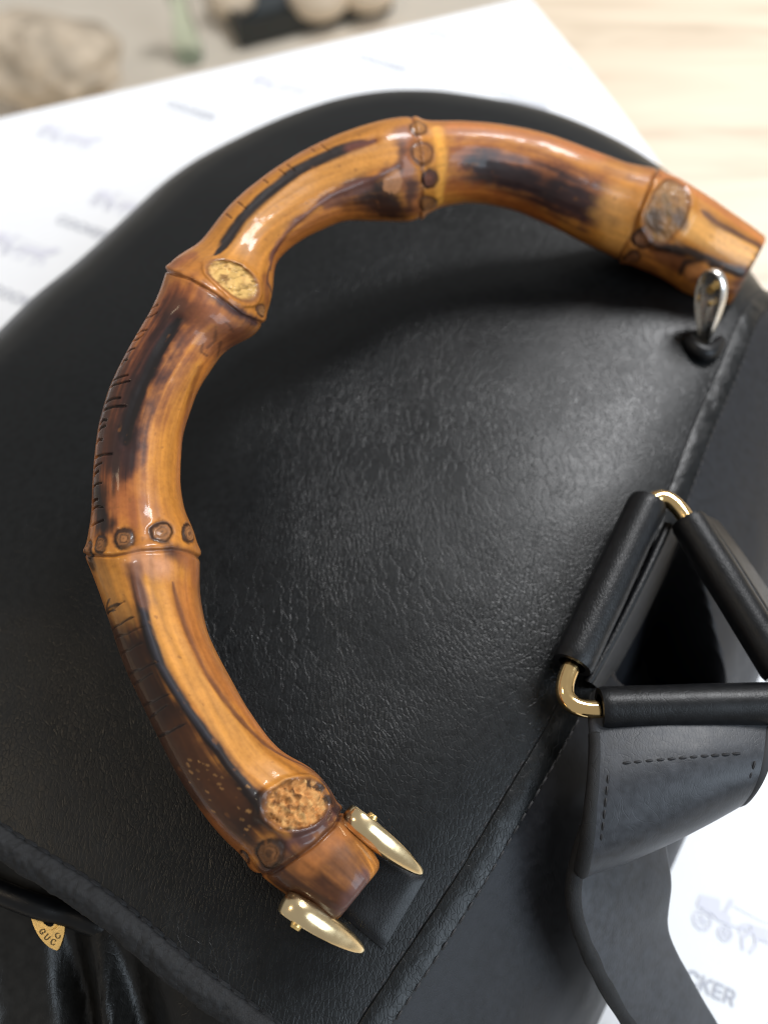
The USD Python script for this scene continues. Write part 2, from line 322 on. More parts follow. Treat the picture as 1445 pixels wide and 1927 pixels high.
#BAG
# ------------------------------------------------------------ the bag
def outline_out(pts, z, off):
    q = np.array([at(x, y, z) for x, y in pts]); tg = np.gradient(q, axis=0); n = np.stack([-tg[:, 1], tg[:, 0], 0 * tg[:, 0]], 1)
    n /= np.linalg.norm(n, axis=1, keepdims=True)
    return q + n * np.array(off)[:, None] if np.ndim(off) else q + n * off
SILPX = SIL = [(0, 620), (60, 563), (150, 487), (250, 395), (350, 312), (450, 257), (550, 213), (650, 183), (750, 170), (870, 176), (1000, 199), (1130, 246), (1250, 318), (1340, 405), (1415, 525)]
RR = .046
def base_z(x, y):
    return .109 - .30 * np.maximum(0, y - .06) ** 2 - .25 * np.minimum(0, y - .03) ** 2
CP, CQ = at(1075, 680, .104)[:2], at(735, 1300, .106)[:2]
cn = (CP - CQ) / np.linalg.norm(CP - CQ); cn = np.array([cn[1], -cn[0]])          # towards the seam
SEAMP = np.array([at(x, y, .1)[:2] for x, y in ((1452, 555), (1392, 690), (1285, 960), (1062, 1400), (905, 1670), (740, 1925), (640, 2100))])
stree = cKDTree(spline(np.c_[SEAMP, np.zeros(len(SEAMP))], 500)[:, :2])
def crest(x, y):
    c = (x - CP[0]) * cn[0] + (y - CP[1]) * cn[1]
    d = np.clip(.030 - stree.query(np.stack([x, y], -1))[0], 0, 1)
    return .55 * np.minimum(c, 0) ** 2 + .9 * np.maximum(c, 0) ** 2 + 4.5 * d ** 2
q = np.zeros((len(SIL), 2))
zs = np.full(len(SIL), .083)
for _ in range(12):
    q = np.array([at(x, y, z) for (x, y), z in zip(SIL, zs)])[:, :2]
    zs = .5 * zs + .5 * (base_z(q[:, 0], q[:, 1]) + .0015 - crest(q[:, 0], q[:, 1]) - .2 * RR)
q = np.array([at(x, y, z) for (x, y), z in zip(SIL, zs)]); tg = np.gradient(q, axis=0); nq = np.stack([-tg[:, 1], tg[:, 0]], 1); nq /= np.linalg.norm(nq, axis=1, keepdims=True)
q = q[:, :2] + nq * .4 * RR
left = np.array([[-.205, .03], [-.205, .10], [-.190, .165]]); right = np.array([[.178, .196], [.186, .15], [.172, .08]])
OC = np.vstack([left, q, right])
OCd = spline(np.c_[OC, np.zeros(len(OC))], 700)[:, :2]
otree = cKDTree(OCd)
def roll(d, r=RR):
    d = np.clip(d, 0, r); return r - np.sqrt(np.maximum(r * r - (r - d) ** 2, 0))
def F(x, y):
    x = np.asarray(x, float); y = np.asarray(y, float)
    d = otree.query(np.stack([x, y], -1))[0]
    lump = .0016 * (meshkit.fbm(np.stack([x * 22, y * 22, 0 * x], -1), 3, 3) - .5)
    return base_z(x, y) + .0015 - crest(x, y) - roll(d) + lump
def on(x, y, dz=0.0):
    z = .1
    for _ in range(25):
        p = at(x, y, z); z = .5 * z + .5 * float(F(p[0], p[1]) + dz)
    return at(x, y, z)
SEAMPX = [(1452, 555), (1425, 605), (1392, 690), (1330, 838), (1285, 960), (1190, 1150), (1062, 1400), (990, 1525), (905, 1670), (815, 1810), (740, 1925), (690, 2010), (640, 2100)]
seam = np.array([on(x, y) for x, y in SEAMPX])
# the seam runs on round the far corner, down to the table
kc = int(np.argmin(np.linalg.norm(OCd - (seam[1, :2] + [.024, .030]), axis=1))); pc0 = OCd[kc]
pm_ = seam[1, :2] * .45 + pc0 * .55
seam = np.vstack([[*pc0, float(F(*pc0))], [*pm_, float(F(*pm_))], seam[1:]])
seamd = spline(seam, 260)
EDGEPX = [(-420, 1260), (-200, 1440), (0, 1602), (120, 1678), (230, 1757), (340, 1850), (450, 1932), (560, 2020), (640, 2100)]
edge = np.array([on(x, y) for x, y in EDGEPX]); edged = spline(edge, 260)
i0 = int(np.argmin(np.linalg.norm(OCd - seamd[0, :2], axis=1))); j0 = int(np.argmin(np.linalg.norm(OCd - edged[0, :2], axis=1)))
loop = np.vstack([OCd[j0:i0 + 1], seamd[:, :2], edged[::-1][:, :2]])
poly = Polygon(loop).buffer(0)
if poly.geom_type != 'Polygon': poly = max(poly.geoms, key=lambda g: g.area)
pts = [np.array(poly.exterior.segmentize(.0018).coords)[:-1]]
nO = np.gradient(OCd, axis=0); nO = np.stack([nO[:, 1], -nO[:, 0]], 1); nO /= np.linalg.norm(nO, axis=1, keepdims=True)
for a in np.linspace(.12, 1.45, 13): pts.append(OCd[::2] + nO[::2] * RR * (1 - math.cos(a)))
gx, gy = np.meshgrid(np.arange(-.25, .22, .0028), np.arange(-.06, .42, .0028)); g = np.c_[gx.ravel(), gy.ravel()]
g = g[otree.query(g)[0] > RR * .9]; pts.append(g + np.random.uniform(-.0004, .0004, g.shape))
inner = poly.buffer(-.0009)
pp = np.vstack([pts[0]] + [p[shapely.contains_xy(inner, p[:, 0], p[:, 1])] for p in pts[1:]])
tri = Delaunay(pp).simplices
cen = pp[tri].mean(1); tri = tri[shapely.contains_xy(poly, cen[:, 0], cen[:, 1])]
a2 = np.cross(pp[tri[:, 1]] - pp[tri[:, 0]], pp[tri[:, 2]] - pp[tri[:, 0]]); tri[a2 < 0] = tri[a2 < 0][:, ::-1]; tri = tri[np.abs(a2) > 1e-12]
V = np.c_[pp, F(pp[:, 0], pp[:, 1])]
flap = T(V, tri)
e = np.sort(flap.edges, axis=1); un, cnt = np.unique(e, axis=0, return_counts=True); bset = {tuple(x) for x in un[cnt == 1]}
be = np.array([x for x in flap.edges if tuple(sorted(x)) in bset])
dO = otree.query(pp)[0]
low = V.copy(); low[:, 2] = np.where(dO < .003, 0.0006, V[:, 2] - .0035)
flap = T(np.vstack([V, low]), np.vstack([tri, np.c_[be[:, 0], be[:, 0] + len(V), be[:, 1] + len(V)], np.c_[be[:, 0], be[:, 1] + len(V), be[:, 1]]]))
bag = thing('backpack', 'black leather backpack with a curved bamboo handle lying on the printed paper', 'backpack', (0, .13, 0))
def part(name, mesh, mat, parent=None, **kw):
    mesh = mesh.copy(); mesh.apply_translation([0, -.13, 0]); return obj(name, mesh, mat, parent if parent is not None else bag, **kw)
flp = part('top_panel', flap, FLAP, smooth=50)

# side panel between the seam and the table
FOOTPX = [(1500, 800), (1475, 980), (1448, 1110), (1400, 1300), (1305, 1520), (1248, 1645), (1145, 1870), (1105, 1960), (1060, 2060)]
foot = np.array([at(x, y, 0.0006) for x, y in FOOTPX]); foot = np.vstack([[pc0[0] + .002, pc0[1] + .002, .0006], (np.array([pc0[0], pc0[1], .0006]) + foot[0]) / 2 + [.006, .002, 0], foot])
footd = spline(foot, 260)
# match by fraction of length
PIT = Polygon([at(x, y, .09)[:2] for x, y in ((1240, 1050), (1165, 1275), (1400, 1275))])
ss = np.linspace(0, 1, 60)
G = []
for s_ in ss:
    b = math.sin(np.pi * s_)
    P = seamd + (footd - seamd) * s_; P = P.copy()
    outv = footd - seamd; outv[:, 2] = 0; nrm = np.linalg.norm(outv, axis=1, keepdims=True); outv /= np.maximum(nrm, 1e-6)
    P[:, 2] = seamd[:, 2] * (1 - s_) - .0015 * (1 - s_) + .0006 * s_
    en_ = np.clip(np.linspace(0, 1, 260) / .16, 0, 1)[:, None]; P += outv * .014 * b * en_; P[:, 2] += (.010 * b * en_)[:, 0]
    dg = shapely.distance(PIT, shapely.points(P[:, :2])); P[:, 2] -= .055 * (1 - np.clip(dg / .005, 0, 1) ** 2 * (3 - 2 * np.clip(dg / .005, 0, 1))) * (s_ < .99) * min(1, s_ * 8); P[:, 2] = np.maximum(P[:, 2], .0006)
    P[:, :2] += outv[:, :2] * (.004 * (meshkit.fbm(P * 30, 3, 9) - .5) * b)[:, None]
    G.append(P)
G = np.array(G); gm = T(G.reshape(-1, 3), grid_faces(60, 260))
if gm.face_normals[:, 2].mean() < 0: gm.invert()
part('side_panel', gm, SIDE, smooth=True)

# turned seam: two raised ridges and a sunk row of stitches between them
def lift(c, off, dz):
    tg = np.gradient(c, axis=0); n = np.stack([-tg[:, 1], tg[:, 0]], 1); n /= np.linalg.norm(n, axis=1, keepdims=True)
    p = c.copy(); p[:, :2] += n * off; p[:, 2] = F(p[:, 0], p[:, 1]) + dz; return p
sd_ = -1
sm = seamd[18:]
def stitches(path, pitch, ln, r, up=0.0):
    s = np.r_[0, np.cumsum(np.linalg.norm(np.diff(path, axis=0), axis=1))]
    out = []
    for a in np.arange(pitch, s[-1] - pitch, pitch):
        p = [np.array([np.interp(a + k * ln / 3, s, path[:, i]) for i in range(3)]) + [0, 0, up + r * (.6 if abs(k) < 1.4 else -.5)] for k in (-1.5, -.5, .5, 1.5)]
        out.append(tube(p, r, 6))
    return cat(out)
sb = ribbon(lift(sm, -.0003, .0001), lift(sm, -.0056, .0001), .0008, 420, 14, .0003, 0)
sb.vertices += sb.vertex_normals * ((meshkit.fbm(sb.vertices / .0045, 3, 12) - .5) * .0007)[:, None]
part('seam_band', sb, FLAP, smooth=True)
part('seam_stitching', cat([stitches(lift(sm, -.0064, -.0002), .0034, .0019, .00028), stitches(lift(sm, .0002, .0003), .0034, .0019, .0003)]), THREAD)


# front edge band of the top panel
eb = edged[20:240]
in1 = lift(eb, -.0004, .0006); in2 = lift(eb, .0034, .0011)
band = ribbon(in1, in2, .0026, 420, 14, .0007, 0)
band.vertices += band.vertex_normals * ((meshkit.fbm(band.vertices / .0011, 3, 5) - .5) * .0007 + (meshkit.fbm(band.vertices / .006, 2, 6) - .5) * .0010)[:, None]
part('edge_band', band, SUEDE, smooth=True)
part('edge_stitching', stitches(lift(eb, .0044, 0), .0037, .0031, .00085), SUEDE)

# gathered pouch under the front edge, with folds
etree = cKDTree(edged[:, :2])
gx = np.arange(-.20, .0, .0016); gy = np.arange(-.085, .09, .0016)
X, Y = np.meshgrid(gx, gy); pxy = np.c_[X.ravel(), Y.ravel()]
d, k = etree.query(pxy); tg = np.gradient(edged[:, :2], axis=0); nn = np.stack([-tg[:, 1], tg[:, 0]], 1); nn /= np.linalg.norm(nn, axis=1, keepdims=True)
sg = -np.einsum('ij,ij->i', pxy - edged[k, :2], nn[k])          # + in front of the edge
def pouch_z(x, y, sg):
    z = .0935 - .3 * np.maximum(sg, 0) - .18 * x ** 2 - 3.0 * np.maximum(sg - .02, 0) ** 2
    sgn = np.clip(sg * 60, 0, 1)
    r1 = at(186, 1860, .095)[0]; dx = x + .25 * (y - at(186, 1860, .095)[1])
    z = z + sgn * (.0052 * np.exp(-((dx - r1) / .0032) ** 2) - .010 * np.exp(-((dx - r1 + .0075) / .0042) ** 2) - .008 * np.exp(-((dx - r1 - .0075) / .005) ** 2)
                 + .004 * np.exp(-((dx - r1 - .019) / .007) ** 2) + .005 * np.sin((dx - r1) * 210) * (dx > r1 + .026) + .004 * np.sin((dx - r1) * 160 + 1) * (dx < r1 - .025))
    return z + .002 * (meshkit.fbm(np.stack([x * 60, y * 60, 0 * x], -1), 3, 21) - .5)
Z = np.where(sg > -.012, pouch_z(pxy[:, 0], pxy[:, 1], sg), -1)
ok = sg > -.012
ff = grid_faces(len(gy), len(gx)); ff = ff[ok[ff].all(1)]
pm = T(np.c_[pxy, Z], ff); pm.remove_unreferenced_vertices()
if pm.face_normals[:, 2].mean() < 0: pm.invert()
e = np.sort(pm.edges, axis=1); un, cnt = np.unique(e, axis=0, return_counts=True); bset = {tuple(x) for x in un[cnt == 1]}
be = np.array([x for x in pm.edges if tuple(sorted(x)) in bset]); pv = np.array(pm.vertices); n0 = len(pv)
lowv = pv.copy(); dd, kk = etree.query(pv[:, :2]); front = -np.einsum('ij,ij->i', pv[:, :2] - edged[kk, :2], nn[kk]) > 0; lowv[:, 2] = np.where(front, .0006, pv[:, 2] - .002)
pm = T(np.vstack([pv, lowv]), np.vstack([np.array(pm.faces), np.c_[be[:, 0], be[:, 0] + n0, be[:, 1] + n0], np.c_[be[:, 0], be[:, 1] + n0, be[:, 1]]]))
POUCH = leather('pouch_leather', (.012, .0115, .0105), .36, .8, 1.1)
part('gathered_pouch', pm, POUCH, smooth=60)
# brass eyelet plate, half under the edge, with a black cord through it
def on_pouch(x, y, dz=0.0):
    z = .09
    for _ in range(25):
        p = at(x, y, z); dd, kk = etree.query(p[:2]); s_ = -float((p[:2] - edged[kk, :2]) @ nn[kk]); z = .5 * z + .5 * (float(pouch_z(p[0], p[1], s_)) + dz)
    return at(x, y, z)
eo = [(59, 1716), (64, 1740), (76, 1764), (92, 1782), (105, 1789), (113, 1787), (121, 1766), (124, 1745), (120, 1733), (106, 1724), (92, 1700), (72, 1694), (61, 1702)]
ei = [(79, 1722), (83, 1736), (91, 1744), (100, 1746), (106, 1738), (104, 1722), (92, 1708), (80, 1708)]
pc = on_pouch(92, 1745, .003); ux = np.array([1.0, 0, 0]); uy = np.array([0, 1.0, -.05]); uy /= np.linalg.norm(uy); uz = np.cross(ux, uy)
def plan(px): 
    r = []
    for x, y in px:
        d = ray(x, y); t = ((pc - C0) @ uz) / (d @ uz); p = C0 + d * t - pc; r.append((p @ ux, p @ uy))
    return r
def smooth_poly(px, n=80):
    a = np.array(plan(px)); a = np.vstack([a, a[:1]]); s = np.arange(len(a)); return Polygon(CubicSpline(s, a, bc_type='periodic')(np.linspace(0, len(a) - 1, n)[:-1]))
cutp = Polygon(plan([(20, 1640), (20, 1712), (56, 1718), (126, 1737), (170, 1745), (170, 1640)]))
ep = smooth_poly(eo).difference(smooth_poly(ei)).difference(cutp); hole = smooth_poly(ei).difference(cutp)
def place2(m): 
    v = np.asarray(m.vertices); return T(pc + v[:, :1] * ux + v[:, 1:2] * uy + v[:, 2:] * uz, m.faces)
ey = cat([trimesh.creation.extrude_polygon(ep, .0009, engine='earcut')] + [(lambda r: (r.apply_translation([0, 0, .0009]), r)[1])(trimesh.creation.extrude_polygon(hole.buffer(.0006).difference(hole), .0005, engine='earcut'))])
eyelet = part('eyelet_plate', place2(ey), BRASS, smooth=30)
# letters stamped along the curve of the plate
lets = []
for ch, (x, y), an in (('G', (82, 1755), -58), ('U', (91, 1766), -44), ('C', (102, 1775), -14), ('C', (111, 1763), 40)):
    t = meshkit.text_mesh(ch, .0013, .0003); v = np.array(t.vertices); v[:, 0] -= v[:, 0].mean(); v[:, 1] -= .0006
    ca, sa = math.cos(math.radians(an)), math.sin(math.radians(an)); o = plan([(x, y)])[0]
    v = np.c_[o[0] + v[:, 0] * ca - v[:, 1] * sa, o[1] + v[:, 0] * sa + v[:, 1] * ca, v[:, 2] + .00085]; lets.append(place2(T(v, t.faces)))
DARKBRASS = plain('stamped_brass', (.10, .06, .02), .6, 300, .2)
def sub(name, mesh, mat, parent, **kw):
    mesh = mesh.copy(); mesh.apply_translation([0, -.13, 0]); return obj(name, mesh, mat, parent, **kw)
sub('stamped_lettering', cat(lets), DARKBRASS, eyelet)
part('hole_lining', place2(trimesh.creation.extrude_polygon(hole, .0003, engine='earcut')), THREAD)
cd = [on_pouch(-90, 1640, .003), on_pouch(-20, 1672, .003), on_pouch(35, 1694, .003), on_pouch(80, 1710, .003), on_pouch(125, 1722, .003), on_pouch(170, 1738, -.001), on_pouch(215, 1752, -.006)]
part('drawstring_cord', tube(spline(cd, 60), .0028, 14), SMOOTH, smooth=True)

# ------------------------------------------------------------ bamboo handle
# stations: outer edge px, inner edge px, height above the table
ST = [((638, 1736), (719, 1636), .1185), ((570, 1700), (685, 1580), .119), ((500, 1650), (643, 1532), .120), ((455, 1604), (622, 1492), .1225), ((420, 1570), (592, 1456), .124),
      ((345, 1470), (520, 1408), .128), ((283, 1350), (464, 1332), .1325), ((226, 1225), (420, 1252), .136), ((196, 1130), (385, 1172), .139), ((177, 1075), (373, 1100), .1405), ((165, 1042), (374, 1050), .1412), ((170, 1006), (364, 1002), .142),
      ((176, 965), (346, 960), .143), ((178, 900), (337, 900), .1445), ((186, 820), (341, 830), .146), ((210, 730), (360, 760), .1475), ((246, 655), (392, 700), .149), ((285, 590), (428, 655), .1497), ((309, 540), (477, 628), .150), ((322, 502), (498, 596), .150), ((346, 478), (512, 545), .150),
      ((376, 458), (516, 503), .1495), ((428, 395), (545, 465), .149), ((500, 333), (602, 431), .148), ((580, 283), (662, 412), .1465), ((660, 249), (712, 412), .145), ((728, 231), (748, 413), .1435), ((770, 227), (773, 412), .142), ((803, 234), (797, 402), .141), ((850, 233), (832, 385), .139),
      ((930, 238), (890, 378), .136), ((1020, 255), (960, 389), .132), ((1105, 286), (1030, 417), .128), ((1180, 314), (1100, 452), .123), ((1237, 327), (1165, 482), .1195), ((1262, 336), (1205, 499), .118), ((1310, 362), (1250, 520), .115), ((1370, 402), (1300, 552), .1115), ((1445, 455), (1382, 571), .1075)]
OA = np.array([s[0] for s in ST], float); IA = np.array([s[1] for s in ST], float); ZA = np.array([s[2] for s in ST])
mid = (OA + IA) / 2; cs = np.r_[0, np.cumsum(np.linalg.norm(np.diff(mid, axis=0), axis=1))]
NS, NA = 1500, 230
sp = np.linspace(0, cs[-1], NS)
Od = PchipInterpolator(cs, OA)(sp); Id = PchipInterpolator(cs, IA)(sp); Zd = CubicSpline(cs, ZA)(sp)
# light smoothing of the traced outline
from scipy.ndimage import gaussian_filter1d as g1
Od, Id = g1(Od, 6, axis=0, mode='nearest'), g1(Id, 6, axis=0, mode='nearest')
Md = (Od + Id) / 2
Cc = np.array([at(x, y, z) for (x, y), z in zip(Md, Zd)])
dep = (Cc - C0) @ CF
wpx = np.linalg.norm(Od - Id, axis=1) / 2
Rad = wpx * dep / FPX
lat = (Id - Od); lat /= np.linalg.norm(lat, axis=1, keepdims=True)
n1 = lat[:, :1] * CR - lat[:, 1:] * CU                      # towards the inner side
vd = C0 - Cc; vd /= np.linalg.norm(vd, axis=1, keepdims=True)
n1 -= vd * np.einsum('ij,ij->i', n1, vd)[:, None]; n1 /= np.linalg.norm(n1, axis=1, keepdims=True)
slen = np.r_[0, np.cumsum(np.linalg.norm(np.diff(Cc, axis=0), axis=1))]
al = np.linspace(-np.pi, np.pi, NA, endpoint=False)
Rm = float(np.median(Rad))
S2 = np.repeat(slen[:, None], NA, 1); A2 = np.broadcast_to(al * Rm, (NS, NA)).copy()        # metric surface coordinates
# photograph point -> surface coordinates
us = np.linspace(-.985, .985, 121)
tab = (Md[:, None] + lat[:, None] * (us[None, :, None] * wpx[:, None, None])).reshape(-1, 2)
ktab = cKDTree(tab)
def sa(px):
    _, i = ktab.query(np.atleast_2d(np.asarray(px, float))); return np.stack([slen[i // 121], np.arcsin(us[i % 121]) * Rm], 1)
PXM = float(np.median(dep)) / FPX                             # metres per pixel on the handle
def dseg(px):
    q = sa(px) if len(px) > 1 else np.vstack([sa(px), sa(px) + 1e-6])
    out = np.full((NS, NA), 1.0); tt = np.zeros((NS, NA)); L = np.r_[0, np.cumsum(np.linalg.norm(np.diff(q, axis=0), axis=1))]
    lo, hi = np.searchsorted(slen, [q[:, 0].min() - .02, q[:, 0].max() + .02])
    s_, a_ = S2[lo:hi], A2[lo:hi]; o = out[lo:hi]; t_ = tt[lo:hi]; ssg = np.zeros_like(o)
    for k in range(len(q) - 1):
        v = q[k + 1] - q[k]; L2 = max(v @ v, 1e-14)
        h = np.clip(((s_ - q[k, 0]) * v[0] + (a_ - q[k, 1]) * v[1]) / L2, 0, 1)
        dd = np.hypot(s_ - q[k, 0] - h * v[0], a_ - q[k, 1] - h * v[1]); b = dd < o
        o[b] = dd[b]; t_[b] = (L[k] + h[b] * math.sqrt(L2)) / L[-1]
    return out, tt
nz = lambda sc, seed, o=3: meshkit.fbm(np.stack([S2 * sc, np.cos(A2 / Rm) * Rm * sc, np.sin(A2 / Rm) * Rm * sc], -1), o, seed) - .5
ns_long = meshkit.fbm(np.stack([S2 * 60, np.cos(A2 / Rm) * Rm * 700, np.sin(A2 / Rm) * Rm * 700], -1), 3, 31) - .5
n_mid, n_fine, n_big = nz(260, 41, 4), nz(1100, 42, 3), nz(70, 43, 3)
srgb = lambda c: np.where(np.array(c) / 255 < .04045, np.array(c) / 255 / 12.92, ((np.array(c) / 255 + .055) / 1.055) ** 2.4)
AMB, ORG, BRN, DBR, BLK, PUR = srgb((178, 116, 45)), srgb((142, 80, 32)), srgb((134, 76, 38)), srgb((66, 36, 20)), srgb((30, 21, 19)), srgb((62, 38, 36))
LGT, TAN, RED = srgb((190, 128, 56)), srgb((184, 138, 82)), srgb((148, 78, 44))
col = np.broadcast_to(AMB, (NS, NA, 3)).copy(); dull = np.full((NS, NA), .12); disp = np.zeros((NS, NA))
def mixc(w, c): 
    global col
    col = col * (1 - w[..., None]) + np.asarray(c) * w[..., None]
def sstep(x, a, b): 
    t = np.clip((x - a) / (b - a), 0, 1); return t * t * (3 - 2 * t)
def stroke(px, w, c, op=1.0, soft=.5, wob=.35, taper=True, h=0.0, dl=None):
    """burn mark or groove along a line: w = half width in photograph pixels, soft = share of it that fades"""
    d, t = dseg(px); w_ = w * PXM
    if taper: w_ = w_ * np.clip(np.minimum(t, 1 - t) * 7 + .35, 0, 1)
    dd = d + (n_mid * 1.1 + ns_long * 1.1) * w * PXM * wob
    k = 1 - sstep(dd, w_ * (1 - soft), w_ * (1 + soft * .6)); mixc(k * op, c)
    if h:
        global disp; disp = disp + h * np.exp(-(d / (w * PXM * .75)) ** 2) * (d < .03)
    if dl is not None:
        global dull; dull = dull * (1 - k) + dl * k
def wash(px, w, c, op=.8): stroke(px, w, c, op, .78, .9, False)
tS = lambda px: sa([px])[0, 0]
side_in = sstep(A2, .004, Rm * 1.5)                          # towards the inner side of the bend
side_out = sstep(-A2, .004, Rm * 1.5)
back = sstep(np.abs(A2), Rm * 1.75, Rm * 2.6)
mixc(.4 * sstep(n_big, .0, .25), ORG)
mixc(back * .7, BRN)
mixc(side_in * .6, ORG); mixc(sstep(side_in + 1.2 * n_big, .75, 1.2) * .55, DBR); mixc(sstep(side_out + 1.4 * n_big + 1.0 * ns_long, .6, 1.1) * .6, BRN)
# --- segment by segment
wash([(560, 1650), (620, 1590), (640, 1640), (600, 1690), (660, 1700)], 84, srgb((98, 58, 31)), .92); wash([(560, 1680), (600, 1690), (655, 1715)], 58, DBR, .95); wash([(690, 1650), (650, 1725)], 16, srgb((92, 62, 56)), .9); wash([(575, 1632), (615, 1592), (645, 1572)], 18, srgb((160, 98, 48)), .7)
# segment two: pale groove, near black line on its outer side, burnt outer flank
wash([(215, 1180), (265, 1300), (350, 1430), (440, 1530)], 75, BRN, .9)
wash([(228, 1205), (250, 1290), (305, 1390), (385, 1480), (440, 1545)], 52, DBR, 1.0); wash([(245, 1240), (290, 1340), (350, 1420)], 42, srgb((58, 30, 15)), .95)
wash([(236, 1195), (262, 1275), (312, 1372), (375, 1455), (440, 1530)], 62, srgb((54, 29, 14)), 1.0)
wash([(262, 1235), (300, 1320), (350, 1400), (415, 1478), (462, 1530)], 50, srgb((44, 24, 13)), 1.0)
wash([(230, 1230), (262, 1330), (320, 1430), (392, 1520)], 44, srgb((62, 34, 18)), .9)
wash([(350, 1400), (420, 1500)], 40, srgb((96, 54, 24)), .35)
wash([(412, 1556), (440, 1590), (470, 1625)], 36, srgb((150, 88, 38)), .85)
wash([(345, 1110), (360, 1180), (405, 1270), (470, 1355), (560, 1430)], 26, srgb((160, 96, 44)), .9)
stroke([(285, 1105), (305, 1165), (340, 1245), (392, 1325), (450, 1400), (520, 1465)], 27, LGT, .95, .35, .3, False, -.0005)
stroke([(322, 1095), (346, 1180), (384, 1268), (440, 1345), (500, 1405), (585, 1452)], 7, srgb((96, 56, 34)), .85, .7, .6, True, -.00015)
stroke([(250, 1060), (262, 1110), (277, 1175), (303, 1252), (352, 1332), (410, 1410), (462, 1480), (498, 1532)], 10, BLK, 1, .35, .35, True, .00055)
stroke([(262, 1110), (277, 1175), (303, 1252), (352, 1332), (410, 1410)], 5, srgb((46, 44, 50)), .8, .5, .3)
for k in range(26):
    x, y = random.uniform(355, 480), 0; y = 1490 + (x - 400) * .55 + random.uniform(-55, 35)
    stroke([(x, y), (x + 3, y + 2)], random.uniform(1.0, 2.8), srgb((176, 128, 74)), random.uniform(.2, .7), .6, .8, False)
wash([(195, 1090), (215, 1140)], 40, srgb((196, 136, 66)), .8)
# segment three
wash([(330, 590), (270, 700), (222, 830), (205, 950)], 82, srgb((150, 84, 46)), .9); wash([(325, 580), (262, 700), (215, 830)], 60, srgb((112, 60, 40)), .8)
wash([(222, 720), (196, 820), (186, 930), (200, 985)], 26, DBR, .85); wash([(192, 925), (200, 985)], 26, BLK, .95)
wash([(328, 600), (286, 680), (250, 770), (226, 860)], 46, srgb((48, 28, 26)), 1.0); wash([(335, 575), (375, 590), (440, 625)], 22, srgb((86, 50, 36)), .7); wash([(236, 690), (205, 790), (192, 880)], 24, srgb((70, 40, 28)), .85)
stroke([(338, 602), (305, 655), (275, 715), (248, 785), (236, 835)], 17, srgb((20, 14, 15)), 1.0, .6, .8, True, -.0004)
wash([(400, 650), (370, 740), (345, 820), (338, 900)], 26, srgb((188, 110, 44)), .7)
wash([(372, 690), (352, 760), (339, 850)], 9, srgb((110, 60, 26)), .6)
wash([(410, 600), (400, 640), (420, 650)], 45, srgb((128, 74, 44)), .85); wash([(455, 610), (440, 645)], 30, srgb((96, 54, 34)), .8)
for l in ([(418, 602), (430, 612), (436, 622)], [(404, 610), (402, 640), (385, 655)], [(412, 640), (406, 672)], [(380, 640), (375, 660), (388, 668)]): stroke(l, 3.4, DBR, .6, .9, 1.6)
# segment four
wash([(345, 470), (420, 395), (500, 325), (600, 270)], 26, srgb((178, 116, 66)), .9)
wash([(520, 490), (590, 420), (680, 385), (720, 385)], 40, srgb((156, 90, 38)), .95); wash([(690, 360), (735, 385)], 46, srgb((40, 22, 16)), 1.0); wash([(650, 380), (760, 400)], 26, DBR, .6)
stroke([(408, 478), (445, 432), (485, 385), (540, 338), (615, 297), (705, 270)], 18, BLK, 1, .4, .5, True, -.0004)
wash([(660, 282), (705, 272)], 14, srgb((104, 44, 24)), .7)
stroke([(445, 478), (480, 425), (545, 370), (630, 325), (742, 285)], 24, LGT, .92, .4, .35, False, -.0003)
stroke([(505, 505), (522, 455), (560, 412), (622, 366), (700, 335), (752, 312)], 8, srgb((84, 48, 44)), .85, .8, .9, True, .0003)
wash([(610, 380), (690, 345)], 15, srgb((106, 64, 50)), .8)
# segment five
wash([(880, 300), (1000, 330), (1120, 380)], 62, srgb((140, 78, 46)), .9); wash([(905, 320), (1000, 345), (1105, 388)], 46, srgb((44, 28, 28)), 1.0); wash([(1080, 380), (1130, 402)], 40, srgb((60, 38, 36)), .7); wash([(840, 350), (940, 372), (1040, 415)], 26, srgb((150, 80, 32)), .8)
wash([(850, 245), (1000, 262), (1120, 300)], 22, srgb((176, 104, 52)), .8)
# segment six
wash([(1240, 470), (1290, 500), (1360, 545)], 36, srgb((100, 56, 30)), .95); wash([(1390, 540), (1420, 520)], 32, srgb((84, 40, 24)), .9)
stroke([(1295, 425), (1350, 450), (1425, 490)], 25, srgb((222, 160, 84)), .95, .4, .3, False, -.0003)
stroke([(1225, 450), (1262, 462), (1320, 480), (1370, 505), (1425, 528)], 11, BLK, .95, .6, .6, True, .0003)
stroke([(1318, 402), (1345, 425), (1400, 452), (1432, 470)], 8, srgb((76, 48, 42)), .85, .8, .8)
stroke([(1278, 515), (1290, 490), (1330, 485), (1345, 505)], 8, BLK, .85, .7, .6); wash([(1300, 508), (1325, 502)], 15, srgb((180, 118, 66)), .8)
wash([(1432, 470), (1420, 520), (1385, 570)], 9, srgb((70, 44, 36)), .9)
wash([(1240, 340), (1330, 385), (1440, 462)], 15, srgb((186, 112, 58)), .8)
